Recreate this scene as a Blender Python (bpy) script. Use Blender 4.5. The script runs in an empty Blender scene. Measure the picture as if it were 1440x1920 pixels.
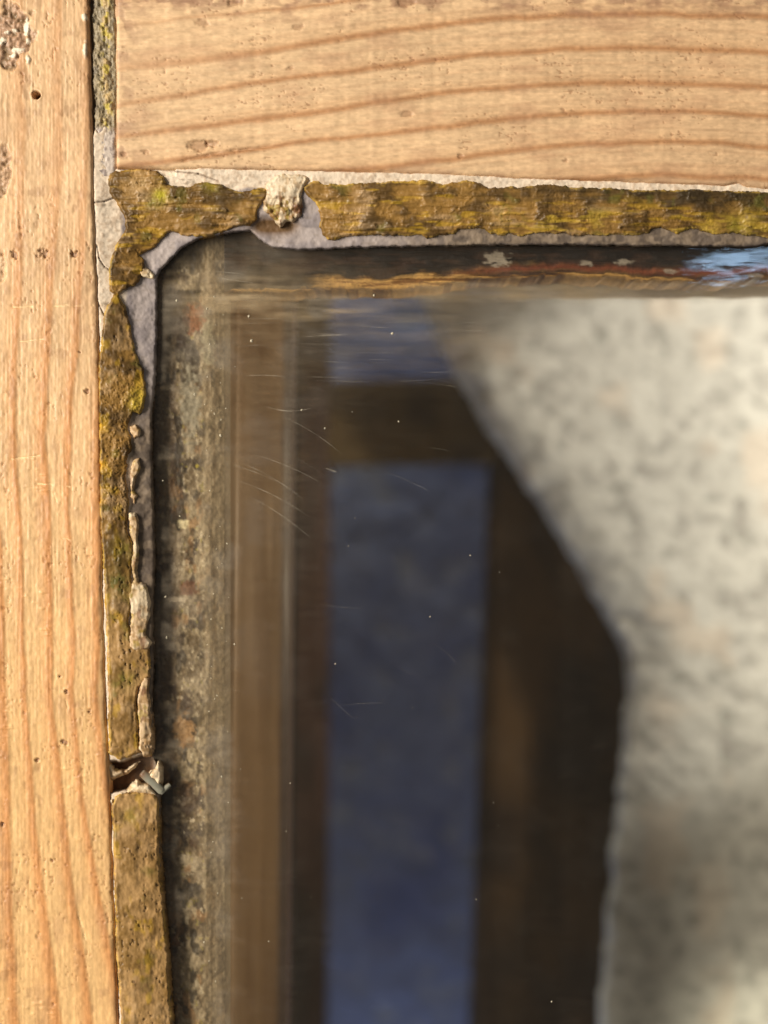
import bpy, math
import numpy as np

# ---------------------------------------------------------------- scale
# one unit of the layout = 0.1 mm; u runs right, v runs down, d runs away
# from the viewer.  The front face of the wood lies at d = 0.
M = 1e-4
CU, CV, DIST = 720.0, 960.0, 2200.0

def W(u, v, d):
    """layout (tenths of a millimetre) -> world metres"""
    return ((u - CU) * M, d * M, (CV - v) * M)

def ray(u, v, d):
    """where the sight line through (u, v) of the wood plane meets depth d"""
    k = 1.0 + d / DIST
    return CU + (u - CU) * k, CV + (v - CV) * k

scene = bpy.context.scene
# ---------------------------------------------------------------- camera
cam_d = bpy.data.cameras.new('camera')
cam = bpy.data.objects.new('camera', cam_d)
scene.collection.objects.link(cam)
cam.location = (0, -DIST * M, 0)
cam.rotation_euler = (math.radians(90), 0, 0)
cam_d.sensor_fit = 'VERTICAL'
cam_d.sensor_height = 24.0
cam_d.lens = 12.0 / (960.0 / DIST)
cam_d.clip_start = 0.01
cam_d.clip_end = 20
cam_d.dof.use_dof = True
cam_d.dof.focus_distance = (DIST + 15) * M
cam_d.dof.aperture_fstop = cam_d.lens / 7.2
scene.camera = cam

# ---------------------------------------------------------------- light
world = bpy.data.worlds.new('World')
scene.world = world
world.use_nodes = True
bg = world.node_tree.nodes['Background']
bg.inputs[0].default_value = (1.0, 0.92, 0.80, 1)
bg.inputs[1].default_value = 0.13

def aim(o, target):
    from mathutils import Vector
    o.rotation_euler = (Vector(target) - o.location).to_track_quat('-Z', 'Y').to_euler()

def area(name, loc, target, size, power, col, size_y=None):
    l = bpy.data.lights.new(name, 'AREA')
    l.size = size
    if size_y:
        l.shape = 'ELLIPSE'; l.size_y = size_y
    l.energy = power; l.color = col
    o = bpy.data.objects.new(name, l); scene.collection.objects.link(o)
    o.location = loc; aim(o, target)
    return o

def spot(name, loc, target, angle, blend, power, col, radius=0.01):
    l = bpy.data.lights.new(name, 'SPOT')
    l.spot_size = math.radians(angle); l.spot_blend = blend
    l.energy = power; l.color = col; l.shadow_soft_size = radius
    o = bpy.data.objects.new(name, l); scene.collection.objects.link(o)
    o.location = loc; aim(o, target)
    return o

area('room_lamp', (-0.84, -0.74, 0.18), (-0.02, 0, -0.01), 0.34, 22.3, (1.0, 0.915, 0.785), 0.80)
area('small_cool_lamp', W(2060, 0, -2200), W(1390, 483, 0), 0.034, 0.0060, (0.46, 0.70, 1.0), 0.006)
spot('added_stone_spot', W(2700, 300, 200), W(1960, 800, 1500), 54, 0.13, 1.5, (1.0, 0.945, 0.87), 0.012)  # added spot, its cone shapes the lit area of the stone
spot('moulding_fill', W(2560, 1100, 1620), W(450, 1100, 250), 62, 0.5, 1.15, (1.0, 0.80, 0.55), 0.03)  # added to brighten the stile moulding, no known source
area('wall_fill_cool', W(650, -2200, 2000), W(700, 700, 2700), 0.05, 0.85, (0.94, 0.97, 1.0))  # added fill for the back wall, from above
area('wall_fill_blue', W(550, 4700, 1950), W(650, 1500, 2700), 0.05, 0.34, (0.50, 0.64, 1.0))  # added blue fill for the back wall, from below
spot('added_low_stone_spot', W(3000, 3000, 300), W(2080, 2700, 1500), 22, 0.6, 1.6, (1.0, 0.95, 0.78), 0.012)  # added spot for the second lit patch low on the stone

scene.view_settings.view_transform = 'Standard'
scene.view_settings.look = 'None'
scene.view_settings.exposure = 0.0
scene.view_settings.gamma = 1.0
scene.render.engine = 'CYCLES'
scene.cycles.max_bounces = 5
scene.cycles.use_adaptive_sampling = True
scene.cycles.adaptive_threshold = 0.025
scene.cycles.transparent_max_bounces = 12
scene.cycles.use_denoising = True

# ---------------------------------------------------------------- helpers
def hash2(ix, iy, seed):
    h = (ix.astype(np.int64) * 374761393 + iy.astype(np.int64) * 668265263 + seed * 1442695041) & 0xFFFFFFFF
    h = ((h ^ (h >> 13)) * 1274126177) & 0xFFFFFFFF
    h = h ^ (h >> 16)
    return (h & 0xFFFFFF) / float(0xFFFFFF)

def vnoise(x, y, seed=0):
    ix = np.floor(x); iy = np.floor(y)
    fx = x - ix; fy = y - iy
    fx = fx * fx * fx * (fx * (fx * 6 - 15) + 10); fy = fy * fy * fy * (fy * (fy * 6 - 15) + 10)
    a = hash2(ix, iy, seed); b = hash2(ix + 1, iy, seed)
    c = hash2(ix, iy + 1, seed); d = hash2(ix + 1, iy + 1, seed)
    return (a + (b - a) * fx) * (1 - fy) + (c + (d - c) * fx) * fy

def fbm(x, y, seed=0, octv=4, gain=0.5):
    """about -1 .. 1"""
    s = 0.0; amp = 1.0; tot = 0.0
    for k in range(octv):
        s = s + amp * (vnoise(x * 2 ** k + 17.3 * k, y * 2 ** k - 9.1 * k, seed + 31 * k) * 2 - 1)
        tot += amp; amp *= gain
    return s / tot * 1.5

def sstep(a, b, x):
    t = np.clip((x - a) / (b - a), 0, 1)
    return t * t * (3 - 2 * t)

def lin(r, g, b):
    c = np.array([r, g, b], float) / 255.0
    return np.where(c <= 0.04045, c / 12.92, ((c + 0.055) / 1.055) ** 2.4)

def mix(a, b, t):
    return a * (1 - t[..., None]) + b * t[..., None]

def poly_sd(poly, u, v):
    """signed distance to a polygon, positive inside"""
    p = np.array(poly, float); q = np.roll(p, -1, 0)
    best = np.full(u.shape, 1e9); ins = np.zeros(u.shape, bool)
    for (x0, y0), (x1, y1) in zip(p, q):
        dx, dy = x1 - x0, y1 - y0
        L = dx * dx + dy * dy
        if L < 1e-9: continue
        t = np.clip(((u - x0) * dx + (v - y0) * dy) / L, 0, 1)
        best = np.minimum(best, (u - x0 - t * dx) ** 2 + (v - y0 - t * dy) ** 2)
        if y0 != y1:
            c = ((y0 > v) != (y1 > v)) & (u < (x1 - x0) * (v - y0) / (y1 - y0) + x0)
            ins ^= c
    s = np.sqrt(best)
    return np.where(ins, s, -s)

def line_at(pts, t):
    p = np.array(pts, float)
    return np.interp(t, p[:, 0], p[:, 1])

def mesh_np(name, co, quads, mat, parent=None, col=None, extra=None, smooth=True):
    me = bpy.data.meshes.new(name)
    co = np.asarray(co, np.float32); quads = np.asarray(quads, np.int32)
    n, m = len(co), len(quads)
    me.vertices.add(n); me.vertices.foreach_set('co', co.ravel())
    me.loops.add(m * 4); me.loops.foreach_set('vertex_index', quads.ravel())
    me.polygons.add(m)
    me.polygons.foreach_set('loop_start', np.arange(0, m * 4, 4, dtype=np.int32))
    me.polygons.foreach_set('use_smooth', np.full(m, smooth))
    me.update(calc_edges=True)
    if col is not None:
        at = me.attributes.new('tint', 'FLOAT_COLOR', 'POINT')
        c4 = np.ones((n, 4), np.float32); c4[:, :3] = np.clip(col, 0, 1)
        at.data.foreach_set('color', c4.ravel())
    for k, arr in (extra or {}).items():
        at = me.attributes.new(k, 'FLOAT', 'POINT')
        at.data.foreach_set('value', np.asarray(arr, np.float32).ravel())
    me.validate()
    me.materials.append(mat)
    o = bpy.data.objects.new(name, me)
    scene.collection.objects.link(o)
    if parent: o.parent = parent
    return o

def sheet(name, U, V, D, mat, parent=None, col=None, extra=None, keep=None, back=None, smooth=True, plate=None):
    """a relief: U, V, D are 2-D arrays (rows down, columns right).  keep masks
    vertices; back = depth to close the piece to (sides and a back)."""
    r, c = U.shape
    co = np.stack([(U - CU) * M, D * M, (CV - V) * M], -1).reshape(-1, 3)
    idx = np.arange(r * c).reshape(r, c)
    q = np.stack([idx[:-1, :-1], idx[1:, :-1], idx[1:, 1:], idx[:-1, 1:]], -1).reshape(-1, 4)
    colf = None if col is None else col.reshape(-1, 3)
    ex = {k: a.reshape(-1) for k, a in (extra or {}).items()}
    if keep is not None:
        kf = keep.reshape(-1)
        q = q[kf[q].any(1)]
        used = np.unique(q); remap = np.full(r * c, -1); remap[used] = np.arange(len(used))
        co = co[used]; q = remap[q]
        if colf is not None: colf = colf[used]
        ex = {k: a[used] for k, a in ex.items()}
        if plate is not None:                            # a flat back at depth `plate`
            b = co.copy(); b[:, 1] = plate * M
            e = np.concatenate([q[:, [0, 1]], q[:, [1, 2]], q[:, [2, 3]], q[:, [3, 0]]])
            key = np.sort(e, 1); _, inv, cnt = np.unique(key, axis=0, return_inverse=True, return_counts=True)
            rim = e[cnt[inv.ravel()] == 1]
            n0 = len(co)
            q = np.concatenate([q, q[:, ::-1] + n0, np.stack([rim[:, 1], rim[:, 0], rim[:, 0] + n0, rim[:, 1] + n0], -1)])
            co = np.concatenate([co, b]); colf = np.concatenate([colf, colf])
    elif back is not None:
        ring = np.concatenate([idx[0, :], idx[1:, -1], idx[-1, -2::-1], idx[-2:0:-1, 0]])
        n0 = len(co); rc = co[ring].copy(); rc[:, 1] = back * M
        co = np.concatenate([co, rc])
        nr = np.roll(ring, -1); k = np.arange(len(ring)) + n0; nk = np.roll(k, -1)
        q = np.concatenate([q, np.stack([ring, nr, nk, k], -1)])
        # back face as a fan of quads between the two long sides
        top = k[:c]; bot = k[c - 1 + r - 1:c - 1 + r - 1 + c][::-1]
        q = np.concatenate([q, np.stack([top[:-1], top[1:], bot[1:], bot[:-1]], -1)])
        if colf is not None: colf = np.concatenate([colf, colf[ring]])
        ex = {kk: np.concatenate([a, a[ring]]) for kk, a in ex.items()}
    return mesh_np(name, co, q, mat, parent, colf, ex, smooth)

def axis(lo, a, b, hi, fine, coarse):
    """coordinates: coarse outside the frame, fine inside"""
    parts = []
    if lo < a: parts.append(np.arange(lo, a - coarse * .5, coarse))
    parts.append(np.arange(a, b, fine))
    if hi > b: parts.append(np.arange(b, hi - coarse * .5, coarse))
    parts.append(np.array([hi]))
    return np.concatenate(parts)

# ---------------------------------------------------------------- materials
def new_mat(name):
    m = bpy.data.materials.new(name); m.use_nodes = True
    nt = m.node_tree; nt.nodes.clear()
    return m, nt, nt.nodes, nt.links

def tint_mat(name, rough=0.6, spec=0.3, var=0.12, vscale=1500, vstretch=(1, 1, 1), bump=0.15, bscale=4000, bdist=0.0001, coat=0.0):
    """colour from the piece's own tint, with fine noise in colour and relief"""
    m, nt, N, L = new_mat(name)
    out = N.new('ShaderNodeOutputMaterial'); p = N.new('ShaderNodeBsdfPrincipled')
    L.new(p.outputs[0], out.inputs[0])
    at = N.new('ShaderNodeAttribute'); at.attribute_name = 'tint'
    tc = N.new('ShaderNodeTexCoord'); mp = N.new('ShaderNodeMapping'); mp.inputs['Scale'].default_value = vstretch
    L.new(tc.outputs['Object'], mp.inputs[0])
    nz = N.new('ShaderNodeTexNoise'); nz.inputs['Scale'].default_value = vscale; nz.inputs['Detail'].default_value = 4
    L.new(mp.outputs[0], nz.inputs['Vector'])
    mr = N.new('ShaderNodeMapRange'); mr.inputs[1].default_value = .25; mr.inputs[2].default_value = .75
    mr.inputs[3].default_value = 1 - var; mr.inputs[4].default_value = 1 + var
    L.new(nz.outputs[0], mr.inputs[0])
    mx = N.new('ShaderNodeVectorMath'); mx.operation = 'SCALE'
    L.new(at.outputs['Color'], mx.inputs[0]); L.new(mr.outputs[0], mx.inputs['Scale'])
    L.new(mx.outputs[0], p.inputs['Base Color'])
    nb = N.new('ShaderNodeTexNoise'); nb.inputs['Scale'].default_value = bscale; nb.inputs['Detail'].default_value = 3
    L.new(mp.outputs[0], nb.inputs['Vector'])
    bp = N.new('ShaderNodeBump'); bp.inputs['Strength'].default_value = bump; bp.inputs['Distance'].default_value = bdist
    L.new(nb.outputs[0], bp.inputs['Height']); L.new(bp.outputs[0], p.inputs['Normal'])
    rr = N.new('ShaderNodeMapRange'); rr.inputs[1].default_value = .3; rr.inputs[2].default_value = .7
    rr.inputs[3].default_value = max(rough - .12, .05); rr.inputs[4].default_value = min(rough + .12, 1)
    L.new(nb.outputs[0], rr.inputs[0]); L.new(rr.outputs[0], p.inputs['Roughness'])
    p.inputs['Specular IOR Level'].default_value = spec
    p.inputs['Coat Weight'].default_value = coat
    p.inputs['Coat Roughness'].default_value = .25
    return m

M_STILE = tint_mat('pine_upright_grain', .48, .35, .11, 1500, (1, 1, .3), .18, 3000, .00008)
M_RAIL = tint_mat('pine_level_grain', .52, .3, .11, 1500, (.3, 1, 1), .18, 3000, .00008)
M_PUTTY = tint_mat('old_putty', .5, .35, .10, 1100, (1, 1, 1), .2, 2200, .00008)
M_BED = tint_mat('bare_primer', .6, .3, .08, 1500, (1, 1, 1), .25, 3000, .0001)
M_GRIME_SHADE = tint_mat('grimy_shaded_wood', .6, .25, .25, 1500, (1, 1, 1), .5, 2500, .0002)
M_MOULD = tint_mat('varnished_moulding', .5, .3, .06, 250, (1, 1, .05), .1, 900, .0002)
M_TIMBER = tint_mat('dark_timber', .6, .25, .25, 60, (1, 1, .15), .2, 300, .0005)
M_STONE = tint_mat('speckled_stone', .8, .2, .10, 250, (1, 1, 1), .3, 500, .0005)
M_WALL = tint_mat('slate_blue_plaster', .85, .15, .15, 120, (1, 1, 1), .3, 200, .001)
M_METAL = tint_mat('dull_zinc', .45, .5, .15, 2000, (1, 1, 1), .3, 3000, .0001)

def glass_mat():
    m, nt, N, L = new_mat('dusty_window_glass')
    out = N.new('ShaderNodeOutputMaterial')
    tr = N.new('ShaderNodeBsdfTransparent'); tr.inputs[0].default_value = (.97, .965, .95, 1)
    gl = N.new('ShaderNodeBsdfGlossy'); gl.inputs['Roughness'].default_value = .03
    lw_ = N.new('ShaderNodeLayerWeight'); lw_.inputs[0].default_value = .5
    pw = N.new('ShaderNodeMath'); pw.operation = 'POWER'; pw.inputs[1].default_value = 5
    L.new(lw_.outputs['Facing'], pw.inputs[0])
    fr = N.new('ShaderNodeMath'); fr.operation = 'MULTIPLY_ADD'; fr.inputs[1].default_value = .96; fr.inputs[2].default_value = .04
    L.new(pw.outputs[0], fr.inputs[0])
    m1 = N.new('ShaderNodeMixShader')
    L.new(fr.outputs[0], m1.inputs[0]); L.new(tr.outputs[0], m1.inputs[1]); L.new(gl.outputs[0], m1.inputs[2])
    tcg = N.new('ShaderNodeTexCoord'); mpg = N.new('ShaderNodeMapping'); mpg.inputs['Scale'].default_value = (.5, 1, 1.6)
    L.new(tcg.outputs['Object'], mpg.inputs[0])
    nw = N.new('ShaderNodeTexNoise'); nw.inputs['Scale'].default_value = 160; nw.inputs['Detail'].default_value = 3
    L.new(mpg.outputs[0], nw.inputs['Vector'])
    bw = N.new('ShaderNodeBump'); bw.inputs['Strength'].default_value = .10; bw.inputs['Distance'].default_value = .0006
    L.new(nw.outputs[0], bw.inputs['Height']); L.new(bw.outputs[0], gl.inputs['Normal'])
    at = N.new('ShaderNodeAttribute'); at.attribute_name = 'film'
    tint = N.new('ShaderNodeAttribute'); tint.attribute_name = 'tint'
    tc = N.new('ShaderNodeTexCoord'); mp = N.new('ShaderNodeMapping'); mp.inputs['Scale'].default_value = (.25, 1, 1)
    L.new(tc.outputs['Object'], mp.inputs[0])
    nz = N.new('ShaderNodeTexNoise'); nz.inputs['Scale'].default_value = 900; nz.inputs['Detail'].default_value = 5
    L.new(mp.outputs[0], nz.inputs['Vector'])
    mr = N.new('ShaderNodeMapRange'); mr.inputs[1].default_value = .3; mr.inputs[2].default_value = .7
    mr.inputs[3].default_value = .7; mr.inputs[4].default_value = 1.3
    L.new(nz.outputs[0], mr.inputs[0])
    mu = N.new('ShaderNodeMath'); mu.operation = 'MULTIPLY'; mu.use_clamp = True
    L.new(at.outputs['Fac'], mu.inputs[0]); L.new(mr.outputs[0], mu.inputs[1])
    df = N.new('ShaderNodeBsdfDiffuse'); L.new(tint.outputs['Color'], df.inputs[0])
    m2 = N.new('ShaderNodeMixShader')
    L.new(mu.outputs[0], m2.inputs[0]); L.new(m1.outputs[0], m2.inputs[1]); L.new(df.outputs[0], m2.inputs[2])
    L.new(m2.outputs[0], out.inputs[0])
    return m
M_GLASS = glass_mat()

def veil_mat(name, col, alpha):
    m, nt, N, L = new_mat(name)
    out = N.new('ShaderNodeOutputMaterial')
    tr = N.new('ShaderNodeBsdfTransparent'); p = N.new('ShaderNodeBsdfPrincipled')
    p.inputs['Base Color'].default_value = (*col, 1); p.inputs['Roughness'].default_value = .4
    tc = N.new('ShaderNodeTexCoord'); nz = N.new('ShaderNodeTexNoise'); nz.inputs['Scale'].default_value = 500
    L.new(tc.outputs['Object'], nz.inputs['Vector'])
    mr = N.new('ShaderNodeMapRange'); mr.inputs[1].default_value = .35; mr.inputs[2].default_value = .65
    mr.inputs[3].default_value = alpha * .2; mr.inputs[4].default_value = alpha
    L.new(nz.outputs[0], mr.inputs[0])
    mx = N.new('ShaderNodeMixShader'); L.new(mr.outputs[0], mx.inputs[0])
    L.new(tr.outputs[0], mx.inputs[1]); L.new(p.outputs[0], mx.inputs[2]); L.new(mx.outputs[0], out.inputs[0])
    return m
M_SCRATCH = veil_mat('scratched_glass', tuple(lin(225, 215, 195)), .26)
M_DUST = tint_mat('pale_dust', .6, .3, .1)

def empty(name, loc, label, cat):
    o = bpy.data.objects.new(name, None); scene.collection.objects.link(o)
    o.location = loc; o['label'] = label; o['category'] = cat
    o.empty_display_size = .01
    return o

# ================================================================ setting
# depths of the layers of the window (tenths of a millimetre)
D_GLASS, D_BACK, D_LIP = 41.0, 53.0, 55.0
R0, R1 = -400.0, 2320.0       # the pieces run this far above / below the frame
X1 = 1840.0                   # and this far to the right

# ---- wall far behind the pane
D_WALL = 2500.0
us = np.arange(-2200, 4400, 16.0); vs = np.arange(-2400, 4800, 16.0)
U, V = np.meshgrid(us, vs)
n1 = fbm(U / 90, V / 90, 5, 4); n2 = fbm(U / 400, V / 500, 8, 3)
col = mix(mix(lin(112, 120, 144), lin(86, 96, 130), sstep(-.5, .6, n2)), lin(150, 148, 142), sstep(.35, .9, n1) * .6)
back_wall = sheet('wall', U, V, D_WALL + 6 * n1, M_WALL, None, col, back=D_WALL + 120)
back_wall['kind'] = 'structure'

# ---- unseen walls added left of and above the sash to block stray light
def block(name, u0, u1, v0, v1, d0, d1, base, seed):
    U, V = np.meshgrid(np.linspace(u0, u1, 60), np.linspace(v0, v1, 60))
    n = fbm(U / 120, V / 120, seed, 4)
    o = sheet(name, U, V, d0 + 6 * n, M_WALL, None, mix(lin(*base), lin(*[c * .85 for c in base]), sstep(-.4, .5, n)), back=d1)
    o['kind'] = 'structure'
block('blocker_wall_left', -3600, -385, -3600, 3800, 30, 500, (206, 198, 184), 31)
block('blocker_wall_top', -384, 3600, -3600, -405, 30, 500, (206, 198, 184), 32)

# ---- dark timber frame behind the pane
def timber(name, quad, d0, d1, base, parent, seed):
    """a squared timber with slightly uneven faces; quad = four corners
    (sight-line layout at its front), clockwise from top left"""
    q = [ray(a, b, d0) for a, b in quad]
    n, m = 14, 40
    s, t = np.meshgrid(np.linspace(0, 1, n), np.linspace(0, 1, m))
    (a, b, c, e) = [np.array(x) for x in q]
    P = ((1 - s)[..., None] * (1 - t)[..., None] * a + s[..., None] * (1 - t)[..., None] * b
         + s[..., None] * t[..., None] * c + (1 - s)[..., None] * t[..., None] * e)
    U, V = P[..., 0], P[..., 1]
    edge = np.minimum(np.minimum(s, 1 - s) * (n - 1), 1.0)
    D = d0 + 14 * (1 - edge) ** 2 + 5 * fbm(U / 120, V / 120, seed, 3)
    c0 = mix(lin(*base), lin(base[0] * .55, base[1] * .5, base[2] * .45), sstep(-.4, .5, fbm(U / 140, V / 260, seed + 3, 4)))
    return sheet(name, U, V, D, M_TIMBER, parent, c0, back=d1)

frame = empty('timber_frame', W(*ray(930, 1900, 1870), 1870), 'dark brown timber frame of two posts and a crossbar, blurred behind the glass', 'timber frame')
frame_parts = []
FO = frame.location.copy()
timber('post', [(500, 380), (616, 380), (604, 2500), (470, 2500)], 1850, 2150, (70, 42, 28), frame, 11)
timber('post', [(934, 700), (1300, 700), (1240, 2500), (872, 2500)], 1870, 2150, (82, 58, 27), frame, 12)
timber('crossbar', [(560, 716), (960, 706), (960, 866), (560, 872)], 1880, 2120, (98, 78, 44), frame, 13)
for ch in frame.children: ch.location = -FO

# ---- pale speckled stone, its left edge cut on the slant
D_ST = 1500.0
outline = [ray(*p, D_ST) for p in [(735, 420), (782, 520), (838, 640), (910, 770), (1000, 905), (1094, 1060), (1166, 1175), (1194, 1240),
                                   (1192, 1330), (1178, 1480), (1163, 1680), (1136, 1920), (1106, 2600), (1640, 2600), (1640, 200), (700, 200)]]
us = np.arange(560, 2400, 7.0); vs = np.arange(-400, 3750, 8.0)
U, V = np.meshgrid(us, vs)
sd = poly_sd(outline, U, V) + 10 * fbm(U / 90, V / 90, 40, 3)
soft = 70 + 130 * sstep(300, 1400, V)                    # the arris gets rounder downwards
fall = np.clip(1 - sd / soft, 0, None)
n1 = fbm(U / 46, V / 38, 41, 4); n2 = fbm(U / 24, V / 20, 43, 3); n3 = fbm(U / 160, V / 150, 44, 3)
D = D_ST + 50 * fall ** 2 - 4 * n1 - 1.5 * n2 - 5 * n3
D = np.where(sd < 0, D_ST + 50 + np.clip(-sd, 0, 40) * 3, D)
col = mix(lin(214, 211, 198), lin(174, 170, 160), sstep(.05, .8, -n1 + .3 * n2))
col = mix(col, lin(146, 144, 134), sstep(.45, .95, fbm(U / 50, V / 40, 47, 3)) * .7)
col = mix(col, lin(232, 214, 190), sstep(.3, .9, n3) * .5)
slab = sheet('stone_slab', U, V, D, M_STONE, None, col, keep=sd > -9, plate=D_ST + 95)
slab['label'] = 'pale speckled stone slab with a slanting left edge, blurred behind the glass'
slab['category'] = 'stone slab'

# ================================================================ the window
win = empty('window_sash', (0, 0, 0), 'worn pine window sash corner with cracked ochre putty around a dusty glass pane', 'window')

STILE_EDGE = [(R0, 158), (0, 166), (130, 168), (240, 172), (320, 173), (480, 178), (600, 183), (700, 186), (900, 189), (1100, 191), (1300, 196),
              (1440, 203), (1480, 205), (1700, 212), (1920, 222), (R1, 236)]
RAIL_BOTTOM = [(200, 313), (300, 315), (420, 316), (540, 318), (700, 322), (820, 325), (960, 332), (1100, 337), (1250, 343), (1360, 347), (1385, 342),
               (1400, 350), (1440, 353), (X1, 366)]

def ring_phase(curves, along, across, step):
    """continuous ring number from traced latewood lines (each a list of
    (along, across)); beyond the traced ones they repeat at the given step"""
    ks = [line_at(c, along) for c in curves]
    ks = [ks[0] - step * 1.0 * k for k in range(12, 0, -1)] + ks + [ks[-1] + step * k for k in range(1, 12)]
    ph = np.zeros_like(across)
    for k in range(len(ks) - 1):
        a, b = ks[k], ks[k + 1]
        inside = (across >= a) & (across < b)
        ph = np.where(inside, k + (across - a) / np.maximum(b - a, 1e-3), ph)
    return ph

def latewood(ph, w=.30, jit=0):
    t = ph - np.floor(ph) + jit
    return sstep(1 - w, .93, t) * (1 - .45 * sstep(.93, 1.0, t)) + .55 * (1 - sstep(0, .08, t))

# ---- stile (upright grain)
vs = axis(R0, 0, 1925, R1, 2.0, 8.0)
us0 = axis(-380, 0, 1000, 1000, 11.0, 40.0) / 1000.0     # fraction of the way to the edge, refined below
us0 = np.concatenate([np.linspace(-380, -6, 40), np.linspace(0, 1, 100) * 170.0])
edge = line_at(STILE_EDGE, vs) + 1.2 * fbm(vs / 30, vs * 0, 3, 3)
U = np.where(us0[None, :] > 0, us0[None, :] * (edge[:, None] / 170.0), us0[None, :])
V = np.repeat(vs[:, None], len(us0), 1)
E = edge[:, None] - U
lines = [
    [(R0, -52), (900, -8), (985, 0), (1160, 9), (1240, 9), (1600, 20), (1900, 32), (R1, 60)],
    [(R0, 30), (0, 44), (250, 48), (500, 42), (710, 30), (860, 32), (1110, 45), (1240, 47), (1290, 48), (1540, 65), (1715, 90), (1890, 110), (R1, 150)],
    [(R0, 108), (0, 118), (100, 115), (300, 118), (500, 105), (660, 92), (810, 85), (960, 95), (1240, 100), (1290, 98), (1490, 117), (1715, 145), (1890, 170), (R1, 212)],
    [(R0, 178), (0, 176), (200, 168), (450, 160), (610, 150), (810, 132), (960, 130), (1210, 140), (1290, 138), (1490, 155), (1665, 185), (1780, 209), (1890, 232), (R1, 300)],
    [(R0, 250), (0, 246), (450, 222), (810, 190), (960, 186), (1210, 186), (1290, 182), (1490, 206), (1665, 240), (1890, 290), (R1, 360)],
]
wob = 2.2 * fbm(V / 60, U / 50, 60, 3)
ph = ring_phase(lines, V, U + wob, 62.0)
lw = np.maximum(latewood(ph, .40), .10 * latewood(ph * 2.61 + .4, .32))
fade = .35 + .65 * sstep(250, 900, V)                    # rings stand out more lower down
fib = fbm(U / 3.2, V / 70, 61, 4); fine = fbm(U / 5, V / 9, 62, 3); blot = fbm(U / 60, V / 120, 63, 4)
col = mix(lin(216, 180, 138), lin(224, 182, 126), sstep(300, 1500, V))
col = mix(col, lin(176, 108, 58), lw * fade * .82)
tt = ph - np.floor(ph)
col = mix(col, lin(214, 156, 98), sstep(.25, .9, tt) * .55 * fade)
col = col * (1 + .06 * fib + .11 * fine + .07 * blot)[..., None]
D = -1.0 * lw * fade + .45 * fib + .35 * fine + .9 * blot
# short crosswise nicks and raised fibres
stain = sstep(.15, .9, fbm(U / 38, V / 60, 69, 5))
col = mix(col, lin(176, 132, 98), stain * .30)
nick = sstep(.66, .9, fbm(U / 16, V / 5, 66, 2)) * sstep(.2, .7, fbm(U / 70, V / 90, 67, 3))
D -= 1.3 * nick; col = col * (1 + .10 * nick)[..., None]
D += 6 * np.exp(-np.clip(E, 0, None) / 2.5)              # softened arris
de = np.exp(-np.clip(E, 0, None) / 10) * sstep(-.1, .5, fbm(U / 9, V / 26, 77, 4)) * .5
de = np.maximum(de, sstep(.45, .9, fbm(U / 24, V / 30, 78, 5)) * .35)
col = mix(col, lin(146, 104, 72), de); D += 1.2 * de
pore = sstep(.7, .85, fbm(U / 4, V / 7, 79, 2)) * sstep(-.1, .5, fbm(U / 50, V / 70, 76, 3))
col = mix(col, lin(150, 100, 62), pore * .5); D += 1.5 * pore
# damaged patches with old paint left in them
def patch(cu, cv, ru, rv, seed):
    r = np.sqrt(((U - cu) / ru) ** 2 + ((V - cv) / rv) ** 2) + .35 * fbm(U / 22, V / 22, seed, 4)
    return 1 - sstep(.8, 1.05, r)
for (cu, cv, ru, rv, dark) in ((12, 62, 48, 58, .9), (2, 318, 24, 50, .7), (0, 500, 12, 30, .35)):
    p = patch(cu, cv, ru, rv, int(cv) + 7)
    g = fbm(U / 9, V / 9, 70 + int(cv), 4)
    D += p * (5 + 4 * g)
    col = mix(col, mix(lin(172, 138, 112), lin(122, 98, 72), sstep(-.2, .6, g)), p * dark)
for (cu, cv, ru, rv) in ((49, 50, 6, 17), (51, 76, 4, 6), (32, 93, 13, 6), (24, 103, 8, 4), (53, 112, 4, 8), (27, 56, 5, 4), (12, 60, 5, 4), (3, 76, 7, 8), (160, 92, 4, 16), (158, 32, 6, 8)):
    p = 1 - sstep(.7, 1.1, np.sqrt(((U - cu) / ru) ** 2 + ((V - cv) / rv) ** 2) + .3 * fbm(U / 5, V / 5, 80, 3))
    col = mix(col, lin(240, 228, 205), p * .9); D -= 3 * p
# nail holes and dents
def hole(u, v, r, depth, rim, dark=(32, 20, 14)):
    global D, col
    rr = np.sqrt((U - u) ** 2 + (V - v) ** 2) + (1.2 if depth > 20 else .75 * r) * fbm(U / 5, V / 5, int(u), 3)
    p = 1 - sstep(r * .55, r, rr)
    D = D + depth * p - rim * np.exp(-((rr - r * 1.25) / (r * .3)) ** 2)
    col = mix(col, lin(*dark), (1 - sstep(r * .5, r * .95, rr)))
hole(68, 178, 8, 60, 1.2); hole(171, 2, 9, 60, .5)
for (u, v, r) in ((28, 478, 8), (82, 477, 11), (140, 478, 7), (72, 1424, 5), (120, 1392, 5), (124, 1298, 5), (3, 1545, 4), (98, 1612, 4), (163, 735, 5), (112, 1268, 3.5), (168, 1335, 4), (150, 660, 3), (90, 1180, 2.5), (100, 1880, 4)):
    hole(u, v, r, 4, .8, (158, 122, 92))
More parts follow.
